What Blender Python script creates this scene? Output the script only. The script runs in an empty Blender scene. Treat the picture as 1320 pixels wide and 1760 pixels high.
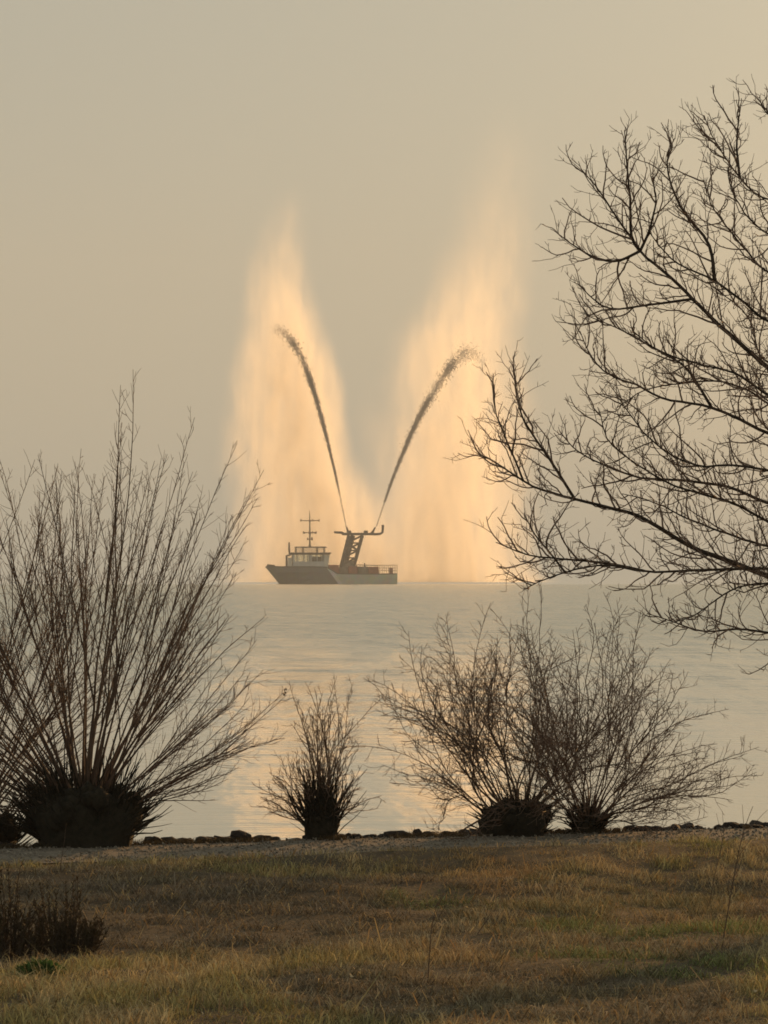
import bpy, bmesh, math, random
import numpy as np
from mathutils import Vector

# ------------------------------------------------------------------ camera, sky, sun, exposure
S = bpy.context.scene
COL = S.collection
H = 2.5                       # eye height above the water
F = 7000.0                    # focal length in photograph pixels (1320 x 1760)
TILT = math.atan(109 / F)
cam_d = bpy.data.cameras.new('camera')
cam = bpy.data.objects.new('camera', cam_d)
COL.objects.link(cam)
cam.location = (0, 0, H)
cam.rotation_euler = (math.pi / 2 + TILT, 0, 0)
cam_d.sensor_fit = 'VERTICAL'
cam_d.sensor_height = 36.0
cam_d.lens = 36.0 * F / 1760
cam_d.clip_start = 0.1
cam_d.clip_end = 20000
S.camera = cam

SUN_EL, SUN_AZ = math.radians(10.0), math.radians(27.0)    # low, behind the scene to the right
SKY_STRENGTH = 0.10
SUN_STRENGTH = 4.7
SUN_COLOR = (1.0, 0.53, 0.19)
EXPOSURE = 0.0
world = bpy.data.worlds.new('World')
S.world = world
world.use_nodes = True
wn, wl = world.node_tree.nodes, world.node_tree.links
wn.clear()
sky = wn.new('ShaderNodeTexSky')
sky.sky_type = 'NISHITA'
sky.sun_disc = False
sky.sun_elevation = SUN_EL
sky.sun_rotation = SUN_AZ
sky.altitude = 0
sky.air_density = 1.0
sky.dust_density = 4.0
sky.ozone_density = 1.0
# thin even veil of high cloud: pulls the clear sky towards one pale tone
veil = wn.new('ShaderNodeMix'); veil.data_type = 'RGBA'
veil.inputs[0].default_value = 0.86
veil.inputs[7].default_value = (3.72, 3.86, 3.34, 1)
bgn = wn.new('ShaderNodeBackground')
bgn.inputs[1].default_value = SKY_STRENGTH
wo = wn.new('ShaderNodeOutputWorld')
wl.new(sky.outputs[0], veil.inputs[6])
wl.new(veil.outputs[2], bgn.inputs[0])
wl.new(bgn.outputs[0], wo.inputs[0])

sun_d = bpy.data.lights.new('sun', 'SUN')
sun_d.energy = SUN_STRENGTH
sun_d.color = SUN_COLOR
sun_d.angle = math.radians(0.6)
sun = bpy.data.objects.new('sun', sun_d)
COL.objects.link(sun)
sd = Vector((math.sin(SUN_AZ) * math.cos(SUN_EL), math.cos(SUN_AZ) * math.cos(SUN_EL), math.sin(SUN_EL)))
sun.rotation_euler = sd.to_track_quat('Z', 'Y').to_euler()
sun.location = (0, 0, 200)

S.view_settings.view_transform = 'Standard'
S.view_settings.look = 'None'
S.view_settings.gamma = 1.0
S.view_settings.use_curve_mapping = False
S.view_settings.exposure = EXPOSURE
S.render.engine = 'CYCLES'
S.cycles.use_denoising = True
S.cycles.volume_bounces = 2
S.cycles.max_bounces = 8
S.cycles.transparent_max_bounces = 12
S.cycles.volume_max_steps = 256
S.cycles.filter_width = 1.7

rng = np.random.default_rng(7)
random.seed(7)
Fv = np.array([0, math.cos(TILT), math.sin(TILT)])
Uv = np.array([0, -math.sin(TILT), math.cos(TILT)])


def at(x, y, Y):
    """photo pixel + distance (metres along the ground) -> point"""
    d = Fv + Uv * ((880 - y) / F) + np.array([(x - 660) / F, 0, 0])
    return np.array([0, 0, H]) + d * (Y / d[1])


# ------------------------------------------------------------------ numpy noise
_perm = rng.random((64, 64))


def vnoise(x, y):
    xi, yi = np.floor(x).astype(int), np.floor(y).astype(int)
    fx, fy = x - xi, y - yi
    fx, fy = fx * fx * (3 - 2 * fx), fy * fy * (3 - 2 * fy)
    g = lambda a, b: _perm[a % 64, b % 64]
    return (g(xi, yi) * (1 - fx) + g(xi + 1, yi) * fx) * (1 - fy) + (g(xi, yi + 1) * (1 - fx) + g(xi + 1, yi + 1) * fx) * fy


def fbm(x, y, o=4):
    v, a, t = 0, 1.0, 0
    for k in range(o):
        v = v + a * vnoise(x * 2 ** k + 17.3 * k, y * 2 ** k + 5.1 * k)
        t += a
        a *= 0.5
    return v / t


def smooth(a, b, v):
    t = np.clip((v - a) / (b - a), 0, 1)
    return t * t * (3 - 2 * t)


# ------------------------------------------------------------------ mesh helpers
class MB:
    def __init__(self):
        self.v, self.f, self.n = [], [], 0

    def add(self, v, faces):
        v = np.asarray(v, float)
        o = self.n
        self.v.append(v)
        self.f.extend([tuple(int(i) + o for i in fc) for fc in faces])
        self.n += len(v)

    def box(self, x0, x1, y0, y1, z0, z1):
        self.add([(x, y, z) for z in (z0, z1) for y in (y0, y1) for x in (x0, x1)],
                 [(0, 2, 3, 1), (4, 5, 7, 6), (0, 1, 5, 4), (2, 6, 7, 3), (0, 4, 6, 2), (1, 3, 7, 5)])

    def hexa(self, bottom, top):
        """eight corners: bottom ring and top ring of four"""
        self.add(list(bottom) + list(top),
                 [(3, 2, 1, 0), (4, 5, 6, 7), (0, 1, 5, 4), (1, 2, 6, 5), (2, 3, 7, 6), (3, 0, 4, 7)])

    def tube(self, P, r, k=4, cap=True):
        P = np.asarray(P, float)
        n = len(P)
        r = np.broadcast_to(np.asarray(r, float), (n,))
        t = np.gradient(P, axis=0)
        t /= np.linalg.norm(t, axis=1)[:, None] + 1e-9
        m = t.mean(0)
        ref = np.array([0, 1.0, 0]) if abs(m[1]) < 0.8 * np.linalg.norm(m) else np.array([1.0, 0, 0])
        s = np.cross(t, ref)
        s /= np.linalg.norm(s, axis=1)[:, None] + 1e-9
        u = np.cross(s, t)
        a = np.arange(k) * 2 * np.pi / k
        ring = P[:, None, :] + r[:, None, None] * (np.cos(a)[None, :, None] * s[:, None, :] + np.sin(a)[None, :, None] * u[:, None, :])
        fs = []
        for i in range(n - 1):
            for j in range(k):
                j2 = (j + 1) % k
                fs.append((i * k + j, i * k + j2, (i + 1) * k + j2, (i + 1) * k + j))
        if cap:
            fs.append(tuple(range(k - 1, -1, -1)))
            fs.append(tuple((n - 1) * k + j for j in range(k)))
        self.add(ring.reshape(-1, 3), fs)

    def build(self, name, material, parent=None, shade=False, origin=None):
        me = bpy.data.meshes.new(name)
        V = np.concatenate(self.v) if self.v else np.zeros((0, 3))
        if origin is not None:
            V = V - np.asarray(origin)
        me.from_pydata(V.tolist(), [], self.f)
        me.materials.append(material)
        if shade:
            me.polygons.foreach_set('use_smooth', [True] * len(me.polygons))
        o = bpy.data.objects.new(name, me)
        COL.objects.link(o)
        if origin is not None:
            o.location = tuple(origin)
        if parent is not None:
            o.parent = parent
        return o


def tag(o, label=None, cat=None, group=None, kind=None):
    if label: o['label'] = label
    if cat: o['category'] = cat
    if group: o['group'] = group
    if kind: o['kind'] = kind
    return o


def empty(name, loc):
    o = bpy.data.objects.new(name, None)
    COL.objects.link(o)
    o.location = tuple(loc)
    return o


def blob(mb, c, rad, seed, amp=0.25, sub=2, flat=None):
    """irregular lump"""
    bm = bmesh.new()
    bmesh.ops.create_icosphere(bm, subdivisions=sub, radius=1)
    v = np.array([p.co[:] for p in bm.verts])
    f = [[q.index for q in p.verts] for p in bm.faces]
    bm.free()
    r = np.random.default_rng(seed)
    d = np.ones(len(v))
    for _ in range(7):
        k = r.normal(size=3) * 2.2
        d += amp * 0.42 * np.sin(v @ k + r.random() * 6.3)
    for _ in range(5):            # planar cuts give stones flat faces
        nrm = r.normal(size=3); nrm /= np.linalg.norm(nrm)
        lim = 0.72 + 0.2 * r.random()
        pr = (v * d[:, None]) @ nrm
        if flat: d = np.where(pr > lim, d * lim / np.maximum(pr, 1e-6), d)
    mb.add(np.asarray(c) + v * d[:, None] * np.asarray(rad), f)


# ------------------------------------------------------------------ materials
def mat(name):
    m = bpy.data.materials.new(name)
    m.use_nodes = True
    nt = m.node_tree
    b = nt.nodes['Principled BSDF']
    return m, nt, nt.nodes, nt.links, b


def noisy(name, c0, c1, scale, rough=0.8, bump=0.0, bscale=None, detail=5.0, spec=0.3):
    m, nt, N, L, b = mat(name)
    tc = N.new('ShaderNodeTexCoord')
    no = N.new('ShaderNodeTexNoise')
    no.inputs['Scale'].default_value = scale
    no.inputs['Detail'].default_value = detail
    L.new(tc.outputs['Object'], no.inputs['Vector'])
    cr = N.new('ShaderNodeValToRGB')
    cr.color_ramp.elements[0].position = 0.32
    cr.color_ramp.elements[1].position = 0.68
    cr.color_ramp.elements[0].color = (*c0, 1)
    cr.color_ramp.elements[1].color = (*c1, 1)
    L.new(no.outputs['Fac'], cr.inputs[0])
    L.new(cr.outputs[0], b.inputs['Base Color'])
    b.inputs['Roughness'].default_value = rough
    b.inputs['Specular IOR Level'].default_value = spec
    if bump:
        n2 = N.new('ShaderNodeTexNoise')
        n2.inputs['Scale'].default_value = bscale or scale * 3
        n2.inputs['Detail'].default_value = 6
        L.new(tc.outputs['Object'], n2.inputs['Vector'])
        bp = N.new('ShaderNodeBump')
        bp.inputs['Strength'].default_value = bump
        bp.inputs['Distance'].default_value = 0.02
        L.new(n2.outputs['Fac'], bp.inputs['Height'])
        L.new(bp.outputs[0], b.inputs['Normal'])
    return m


def attr_mat(name, rough=0.75, trans=0.0):
    """colour of each blade or leaf comes with its mesh"""
    m, nt, N, L, b = mat(name)
    a = N.new('ShaderNodeAttribute')
    a.attribute_name = 'Col'
    L.new(a.outputs['Color'], b.inputs['Base Color'])
    b.inputs['Roughness'].default_value = rough
    b.inputs['Specular IOR Level'].default_value = 0.2
    if trans:
        tr = N.new('ShaderNodeBsdfTranslucent')
        L.new(a.outputs['Color'], tr.inputs['Color'])
        mx = N.new('ShaderNodeMixShader')
        mx.inputs[0].default_value = trans
        L.new(b.outputs[0], mx.inputs[1]); L.new(tr.outputs[0], mx.inputs[2])
        L.new(mx.outputs[0], N['Material Output'].inputs['Surface'])
    return m


M = {}
M['bark'] = noisy('bark', (0.030, 0.022, 0.016), (0.075, 0.052, 0.036), 14, 0.9, 0.5, 60)
M['shoot'] = noisy('shoot_bark', (0.075, 0.046, 0.032), (0.150, 0.094, 0.064), 9, 0.75)
M['twig'] = noisy('twig_bark', (0.140, 0.092, 0.068), (0.240, 0.165, 0.122), 6, 0.8)
M['stump'] = noisy('stump_bark', (0.012, 0.011, 0.007), (0.034, 0.028, 0.017), 22, 0.95, 0.8, 70)
M['rock'] = noisy('shore_rock', (0.018, 0.013, 0.011), (0.045, 0.034, 0.028), 9, 0.85, 0.6, 30)
M['path'] = noisy('path_gravel', (0.140, 0.120, 0.095), (0.260, 0.225, 0.180), 9, 0.95, 0.9, 60, 10)
M['soil'] = noisy('soil', (0.040, 0.030, 0.018), (0.085, 0.063, 0.036), 2.3, 0.95, 0.8, 40, 8)
M['grass'] = attr_mat('dry_grass', 0.85, 0.25)
M['leaf'] = attr_mat('leaf', 0.75, 0.2)
M['rail'] = noisy('boat_railing', (0.12, 0.11, 0.10), (0.18, 0.16, 0.14), 1, 0.5)
M['steel'] = noisy('boat_dark_steel', (0.055, 0.050, 0.048), (0.11, 0.10, 0.09), 0.8, 0.55)
M['house'] = noisy('boat_house_paint', (0.42, 0.42, 0.40), (0.58, 0.57, 0.54), 0.6, 0.5)
M['cream'] = noisy('boat_cream_paint', (0.55, 0.52, 0.45), (0.70, 0.66, 0.57), 0.6, 0.5)
M['redpaint'] = noisy('boat_red_oxide', (0.22, 0.075, 0.055), (0.33, 0.12, 0.085), 0.7, 0.6)
M['deckgear'] = noisy('boat_deck_gear', (0.14, 0.12, 0.10), (0.26, 0.21, 0.17), 0.7, 0.7)

# hull: dark grey fore body, pale diagonal stripe, pale grey-green after body (painted, fixed to the hull)
m, nt, N, L, b = mat('boat_hull_paint')
tc = N.new('ShaderNodeTexCoord'); sp = N.new('ShaderNodeSeparateXYZ')
L.new(tc.outputs['Object'], sp.inputs[0])
mz = N.new('ShaderNodeMath'); mz.operation = 'MULTIPLY'; mz.inputs[1].default_value = 0.72
L.new(sp.outputs['Z'], mz.inputs[0])
ad = N.new('ShaderNodeMath'); ad.operation = 'ADD'
L.new(sp.outputs['X'], ad.inputs[0]); L.new(mz.outputs[0], ad.inputs[1])
mr = N.new('ShaderNodeMapRange'); mr.inputs[1].default_value = -20; mr.inputs[2].default_value = 20
L.new(ad.outputs[0], mr.inputs[0])
cr = N.new('ShaderNodeValToRGB'); cr.color_ramp.interpolation = 'CONSTANT'
e = cr.color_ramp.elements
e[0].position = 0; e[0].color = (0.18, 0.18, 0.185, 1)
e[1].position = 0.535; e[1].color = (0.78, 0.76, 0.68, 1)
e2 = e.new(0.563); e2.color = (0.62, 0.62, 0.52, 1)
L.new(mr.outputs[0], cr.inputs[0])
no = N.new('ShaderNodeTexNoise'); no.inputs['Scale'].default_value = 0.5; no.inputs['Detail'].default_value = 6
L.new(tc.outputs['Object'], no.inputs['Vector'])
mx = N.new('ShaderNodeMix'); mx.data_type = 'RGBA'; mx.blend_type = 'MULTIPLY'; mx.inputs[0].default_value = 0.5
L.new(cr.outputs[0], mx.inputs[6]); L.new(no.outputs['Color'], mx.inputs[7])
L.new(mx.outputs[2], b.inputs['Base Color'])
b.inputs['Roughness'].default_value = 0.5
M['hull'] = m

# see-through window glass
m, nt, N, L, b = mat('boat_window_glass')
g = N.new('ShaderNodeBsdfGlossy'); g.inputs['Roughness'].default_value = 0.05
t = N.new('ShaderNodeBsdfTransparent'); t.inputs[0].default_value = (0.86, 0.9, 0.9, 1)
fr = N.new('ShaderNodeFresnel'); fr.inputs[0].default_value = 1.45
mx = N.new('ShaderNodeMixShader')
L.new(fr.outputs[0], mx.inputs[0]); L.new(t.outputs[0], mx.inputs[1]); L.new(g.outputs[0], mx.inputs[2])
L.new(mx.outputs[0], N['Material Output'].inputs['Surface'])
M['glass'] = m
# milky wind screen lit from behind
m, nt, N, L, b = mat('boat_windscreen')
t = N.new('ShaderNodeBsdfTranslucent'); t.inputs[0].default_value = (0.9, 0.9, 0.88, 1)
t2 = N.new('ShaderNodeBsdfTransparent'); t2.inputs[0].default_value = (0.97, 0.98, 0.99, 1)
mx = N.new('ShaderNodeMixShader'); mx.inputs[0].default_value = 0.8
L.new(t.outputs[0], mx.inputs[1]); L.new(t2.outputs[0], mx.inputs[2])
L.new(mx.outputs[0], N['Material Output'].inputs['Surface'])
M['screen'] = m

# broken water of the jets
m, nt, N, L, b = mat('jet_water')
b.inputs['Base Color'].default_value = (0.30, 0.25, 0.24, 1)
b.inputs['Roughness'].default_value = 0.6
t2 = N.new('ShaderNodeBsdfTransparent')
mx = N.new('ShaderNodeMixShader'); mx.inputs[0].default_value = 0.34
L.new(t2.outputs[0], mx.inputs[1]); L.new(b.outputs[0], mx.inputs[2])
L.new(mx.outputs[0], N['Material Output'].inputs['Surface'])
M['jet'] = m

# lake / estuary water
m, nt, N, L, b = mat('water')
geo = N.new('ShaderNodeNewGeometry')
sep = N.new('ShaderNodeSeparateXYZ'); L.new(geo.outputs['Position'], sep.inputs[0])


def wave(sx, sy, scale, detail, rough=0.55):
    mp = N.new('ShaderNodeMapping'); mp.inputs['Scale'].default_value = (sx, sy, 1)
    mp.inputs['Rotation'].default_value = (0, 0, math.radians(6))
    L.new(geo.outputs['Position'], mp.inputs['Vector'])
    n = N.new('ShaderNodeTexNoise'); n.inputs['Scale'].default_value = scale
    n.inputs['Detail'].default_value = detail; n.inputs['Roughness'].default_value = rough
    L.new(mp.outputs[0], n.inputs['Vector'])
    return n


w1 = wave(0.55, 1.0, 1.6, 4)          # wavelets
w2 = wave(0.10, 0.16, 1.0, 3)         # chop
w3 = wave(0.80, 0.065, 1.0, 4, 0.6)   # gust patches that roughen the surface
shore = N.new('ShaderNodeMapRange'); shore.interpolation_type = 'SMOOTHSTEP'
shore.inputs[1].default_value = 40; shore.inputs[2].default_value = 125
shore.inputs[3].default_value = 0.10; shore.inputs[4].default_value = 1.0
L.new(sep.outputs['Y'], shore.inputs[0])
gust = N.new('ShaderNodeMapRange'); gust.inputs[1].default_value = 0.36; gust.inputs[2].default_value = 0.64
gust.inputs[3].default_value = 0.05; gust.inputs[4].default_value = 2.6
L.new(w3.outputs['Fac'], gust.inputs[0])
ms = N.new('ShaderNodeMath'); ms.operation = 'MULTIPLY'
L.new(shore.outputs[0], ms.inputs[0]); L.new(gust.outputs[0], ms.inputs[1])
b2 = N.new('ShaderNodeBump'); b2.inputs['Distance'].default_value = 0.42
L.new(ms.outputs[0], b2.inputs['Strength']); L.new(w2.outputs['Fac'], b2.inputs['Height'])
b1 = N.new('ShaderNodeBump'); b1.inputs['Distance'].default_value = 0.075
L.new(ms.outputs[0], b1.inputs['Strength']); L.new(w1.outputs['Fac'], b1.inputs['Height'])
w4 = wave(0.30, 0.045, 1.0, 5, 0.6)       # broad wave groups
b4 = N.new('ShaderNodeBump'); b4.inputs['Distance'].default_value = 1.0
L.new(shore.outputs[0], b4.inputs['Strength']); L.new(w4.outputs['Fac'], b4.inputs['Height'])
L.new(b4.outputs[0], b2.inputs['Normal'])
L.new(b2.outputs[0], b1.inputs['Normal']); L.new(b1.outputs[0], b.inputs['Normal'])
b.inputs['Base Color'].default_value = (0.31, 0.345, 0.30, 1)   # silty shallow water
rgh = N.new('ShaderNodeMapRange')      # unresolved wavelets far out
rgh.inputs[1].default_value = 55; rgh.inputs[2].default_value = 170; rgh.inputs[3].default_value = 0.03; rgh.inputs[4].default_value = 0.22
slick = N.new('ShaderNodeMapRange'); slick.interpolation_type = 'SMOOTHSTEP'      # water beaten flat by the falling spray
slick.inputs[1].default_value = 1090; slick.inputs[2].default_value = 1170; slick.inputs[3].default_value = 1.0; slick.inputs[4].default_value = 0.06
L.new(sep.outputs['Y'], slick.inputs[0])
rm = N.new('ShaderNodeMath'); rm.operation = 'MULTIPLY'
L.new(sep.outputs['Y'], rgh.inputs[0]); L.new(rgh.outputs[0], rm.inputs[0]); L.new(slick.outputs[0], rm.inputs[1]); L.new(rm.outputs[0], b.inputs['Roughness'])
for bn in (b1, b2, b4):
    src = bn.inputs['Strength'].links[0].from_socket
    q = N.new('ShaderNodeMath'); q.operation = 'MULTIPLY'
    L.new(src, q.inputs[0]); L.new(slick.outputs[0], q.inputs[1]); L.new(q.outputs[0], bn.inputs['Strength'])
b.inputs['IOR'].default_value = 1.333
M['water'] = m

# ------------------------------------------------------------------ terrain


def Ys(X):
    return 30.74 + 0.407 * X       # far edge of the shore path


def ground(X, Y):
    X, Y = np.asarray(X, float), np.asarray(Y, float)
    d = Y - np.clip(Ys(X), 10, 60)
    z = 0.5 + 0.4 * smooth(15, 1, Y)
    und = (fbm(X * 0.45 + 3, Y * 0.45) - 0.5) * 0.20 + (fbm(X * 1.6, Y * 1.6 + 9, 3) - 0.5) * 0.07
    inland = smooth(-1.6, -2.9, d)
    z = z + und * inland
    z = z - 0.08 * smooth(-2.5, -5.5, d) * smooth(-11, -8, d)                    # shallow hollow
    z = z + 0.048 * smooth(-1.9, 0.3, X) * smooth(-3.3, -1.85, d) * smooth(-1.56, -1.76, d)  # turf lip over the path
    z = z - 1.2 * smooth(0.35, 2.6, d) ** 1.2
    return z


def sheet(name, xs, ys, zf, material, warp=None):
    X, Y = np.meshgrid(xs, ys)
    if warp is not None:
        Y = warp(X, Y)
    Z = zf(X, Y)
    V = np.stack([X, Y, Z], -1).reshape(-1, 3)
    nx, ny = len(xs), len(ys)
    i = np.arange(nx * ny).reshape(ny, nx)
    Fc = np.stack([i[:-1, :-1], i[:-1, 1:], i[1:, 1:], i[1:, :-1]], -1).reshape(-1, 4)
    me = bpy.data.meshes.new(name)
    me.from_pydata(V.tolist(), [], Fc.tolist())
    me.polygons.foreach_set('use_smooth', [True] * len(me.polygons))
    me.materials.append(material)
    o = bpy.data.objects.new(name, me)
    COL.objects.link(o)
    return o


xs = np.concatenate([np.linspace(-60, -9, 30), np.linspace(-8.8, 8.8, 120), np.linspace(9, 60, 30)])
ys = np.concatenate([np.linspace(-30, 13, 30), np.linspace(13.3, 36, 150), np.linspace(36.5, 62, 20)])
tag(sheet('ground', xs, ys, ground, M['soil']), 'grassy bank of brown winter turf sloping to the shore', None, None, 'structure')
pw = np.linspace(-1.55, 0.2, 12)
tag(sheet('path', np.linspace(-40, 40, 160), pw, lambda X, Y: ground(X, Y) + 0.006 + 0.012 * (fbm(X * 3, Y * 3) - .5), M['path'],
          lambda X, Y: Ys(X) + Y + 0.10 * (fbm(X * 1.3, Y * 0 + 4) - 0.5) * (Y < -1)),
    'pale gravel path running along the shore', None, None, 'structure')
tag(sheet('water', np.linspace(-880, 880, 12), np.concatenate([np.linspace(12, 100, 6), np.linspace(150, 2230, 14)]),
          lambda X, Y: X * 0, M['water']), 'rippled grey green water reaching the hazy horizon', None, None, 'structure')

# ------------------------------------------------------------------ fireboat
DB = 1233.0
K = 0.1762 / 4.714            # metres per pixel of the enlarged boat detail
boat_c = at(440 + 620 / 4.714, 1003, DB)
boat = empty('fireboat', (boat_c[0], DB, 0.0))
boat.rotation_euler = (0, 0, math.radians(4))
tag(boat, 'grey fireboat with wheelhouse, mast and leaning lattice monitor tower, out on the water', 'boat')


def ux(u): return (u - 620) * K
def vz(v): return (680 - v) * K


def bpart(mb, name, m, parent=None, shade=False):
    return mb.build(name, m, parent or boat, shade)


# hull loft: station u, sheer v, deck half beam, waterline half beam
st = [(78, 548, 0.15, 0.05), (95, 530, 1.2, 0.08), (150, 538, 2.8, 0.1), (186, 541, 3.5, 0.25), (250, 541, 4.3, 1.7), (340, 541, 4.8, 3.4),
      (450, 541, 5.0, 4.5), (560, 545, 5.0, 4.8), (585, 556, 5.0, 4.8), (655, 598, 5.0, 4.8), (800, 600, 5.0, 4.8), (1000, 600, 4.9, 4.6), (1138, 598, 4.6, 4.2)]
rings = []
for (u, v, bd, bw) in st:
    x, zt = ux(u), vz(v)
    xw = max(x, ux(186) + 0.0) if u < 186 else x
    prof = []
    for s_ in (1, -1):
        pts = [(x, bd, zt), (x + (xw - x) * 0.35, bd * 0.93 + bw * 0.07, zt * 0.66), (x + (xw - x) * 0.75, bd * 0.35 + bw * 0.65, zt * 0.28),
               (xw, bw, 0.0), (xw, bw * 0.8, -1.0)]
        pts = [(p[0], p[1] * s_, p[2]) for p in pts]
        prof += pts if s_ == 1 else pts[::-1]
    rings.append(prof)
nv = len(rings[0])
mb = MB()
V = [p for r in rings for p in r]
fs = [(i * nv + j, (i + 1) * nv + j, (i + 1) * nv + j + 1, i * nv + j + 1) for i in range(len(st) - 1) for j in range(nv - 1)]
fs += [(i * nv + nv - 1, (i + 1) * nv + nv - 1, (i + 1) * nv, i * nv) for i in range(len(st) - 1)]   # deck lid
fs += [tuple(range(nv)), tuple((len(st) - 1) * nv + j for j in range(nv))[::-1]]
mb.add(V, fs)
hull = bpart(mb, 'hull', M['hull'])
mb = MB()       # rubbing strake along the sheer
for s_ in (-1, 1):
    mb.tube([(ux(u), s_ * (bd + 0.05), vz(v) - 0.05) for (u, v, bd, bw) in st], 0.14, 6)
bpart(mb, 'fender_strake', M['steel'], hull)
mb = MB()       # raised bow bulwark
mb.hexa([(ux(82), -0.7, vz(546)), (ux(152), -2.9, vz(545)), (ux(152), 2.9, vz(545)), (ux(82), 0.7, vz(546))],
        [(ux(92), -1.0, vz(522)), (ux(150), -3.0, vz(528)), (ux(150), 3.0, vz(528)), (ux(92), 1.0, vz(522))])
bpart(mb, 'bow_bulwark', M['steel'], hull)
mb = MB()
mb.tube([(ux(246), -1.2, vz(545)), (ux(246), -1.2, vz(455))], 0.28, 6)
mb.tube([(ux(238), -1.2, vz(458)), (ux(280), -1.2, vz(445))], 0.25, 6)
bpart(mb, 'foredeck_crane', M['steel'])
mb = MB(); mb.hexa([(ux(256), -3.2, vz(543)), (ux(286), -3.2, vz(543)), (ux(286), 3.2, vz(543)), (ux(256), 3.2, vz(543))],
                   [(ux(262), -3.0, vz(470)), (ux(286), -3.0, vz(470)), (ux(286), 3.0, vz(470)), (ux(262), 3.0, vz(470))])
bpart(mb, 'locker', M['cream'])
mb = MB(); mb.tube([(ux(268), -2, vz(440)), (ux(266), -2, vz(400)), (ux(266), -2, vz(345))], [0.22, 0.32, 0.2], 6)
bpart(mb, 'searchlight', M['steel'])
# lower house and wheelhouse
mb = MB()
mb.hexa([(ux(290), -4.2, vz(545)), (ux(552), -4.2, vz(545)), (ux(552), 4.2, vz(545)), (ux(290), 4.2, vz(545))],
        [(ux(298), -4.0, vz(500)), (ux(545), -4.0, vz(500)), (ux(545), 4.0, vz(500)), (ux(298), 4.0, vz(500))])
bpart(mb, 'deckhouse', M['house'])
mb = MB()      # after ladder wing, pale
mb.hexa([(ux(546), -3.9, vz(552)), (ux(578), -3.9, vz(552)), (ux(578), 3.9, vz(552)), (ux(546), 3.9, vz(552))],
        [(ux(546), -3.9, vz(448)), (ux(590), -3.9, vz(448)), (ux(590), 3.9, vz(448)), (ux(546), 3.9, vz(448))])
bpart(mb, 'companionway', M['cream'])
wu = [300, 335, 388, 424, 440, 490, 528, 546]
wh = empty('wheelhouse', (0, 0, 0)); wh.parent = boat
for yy in (-3.9, 3.9):
    for k in range(len(wu)):
        mb = MB()
        w_ = 6 if k not in (0, 4) else 14
        x0 = ux(wu[k]) - w_ * K / 2
        mb.box(x0, x0 + w_ * K, yy - 0.12, yy + 0.12, vz(500), vz(446))
        mb.build('window_post', M['house'], wh)
    for k in range(len(wu) - 1):
        mb = MB(); mb.box(ux(wu[k]) + 0.1, ux(wu[k + 1]) - 0.1, yy - 0.03, yy + 0.03, vz(498), vz(448))
        mb.build('window_pane', M['glass'], wh)
for u in (299, 546):
    mb = MB(); mb.box(ux(u) - 0.1, ux(u) + 0.1, -0.3, 0.3, vz(500), vz(446)); mb.build('window_post', M['house'], wh)
mb = MB(); mb.box(ux(455), ux(538), -2.2, 2.2, vz(500), vz(462)); mb.build('console', M['deckgear'], wh)
mb = MB()
mb.hexa([(ux(282), -4.5, vz(446)), (ux(592), -4.5, vz(446)), (ux(592), 4.5, vz(446)), (ux(282), 4.5, vz(446))],
        [(ux(272), -4.7, vz(428)), (ux(604), -4.7, vz(428)), (ux(604), 4.7, vz(428)), (ux(272), 4.7, vz(428))])
mb.build('wheelhouse_roof', M['steel'], boat)
# flying bridge: posts, screen, top bar
for u in (322, 380, 495, 552):
    for yy in (-3.4, 3.4):
        mb = MB(); mb.box(ux(u) - 0.14, ux(u) + 0.14, yy - 0.1, yy + 0.1, vz(428), vz(388)); bpart(mb, 'flying_bridge_post', M['rail'])
mb = MB(); mb.box(ux(328), ux(548), -3.36, -3.30, vz(427), vz(392)); bpart(mb, 'windscreen', M['screen'])
mb = MB(); mb.hexa([(ux(315), -3.6, vz(390)), (ux(572), -3.6, vz(390)), (ux(572), 3.6, vz(390)), (ux(315), 3.6, vz(390))],
                   [(ux(318), -3.4, vz(380)), (ux(560), -3.4, vz(380)), (ux(560), 3.4, vz(380)), (ux(318), 3.4, vz(380))])
bpart(mb, 'flying_bridge_canopy', M['steel'])
# mast
mb = MB(); mb.tube([(ux(436), 0, vz(382)), (ux(436), 0, vz(362)), (ux(436), 0, vz(270)), (ux(435), 0, vz(170)), (ux(435), 0, vz(88))], [0.55, 0.26, 0.24, 0.17, 0.07], 8)
mast = bpart(mb, 'mast', M['steel'])
for (u0, u1, v) in ((358, 516, 170), (378, 492, 268), (412, 456, 320)):
    mb = MB(); mb.tube([(ux(u0), 0, vz(v)), (ux(u1), 0, vz(v - 1))], 0.13, 6)
    for u in (u0 + 6, u1 - 6, (u0 + u1) / 2 + 22):
        mb.tube([(ux(u), 0, vz(v + 8)), (ux(u), 0, vz(v - 14))], 0.14, 6)
    mb.build('crossarm', M['steel'], mast)
for (u, v, r) in ((436, 172, 0.45), (436, 268, 0.5), (395, 268, 0.32), (478, 268, 0.32)):
    mb = MB(); blob(mb, (ux(u), 0, vz(v)), (r, r, r * 0.8), int(u + v), 0.02, 2); mb.build('radar_dome', M['steel'], mast, True)
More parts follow.
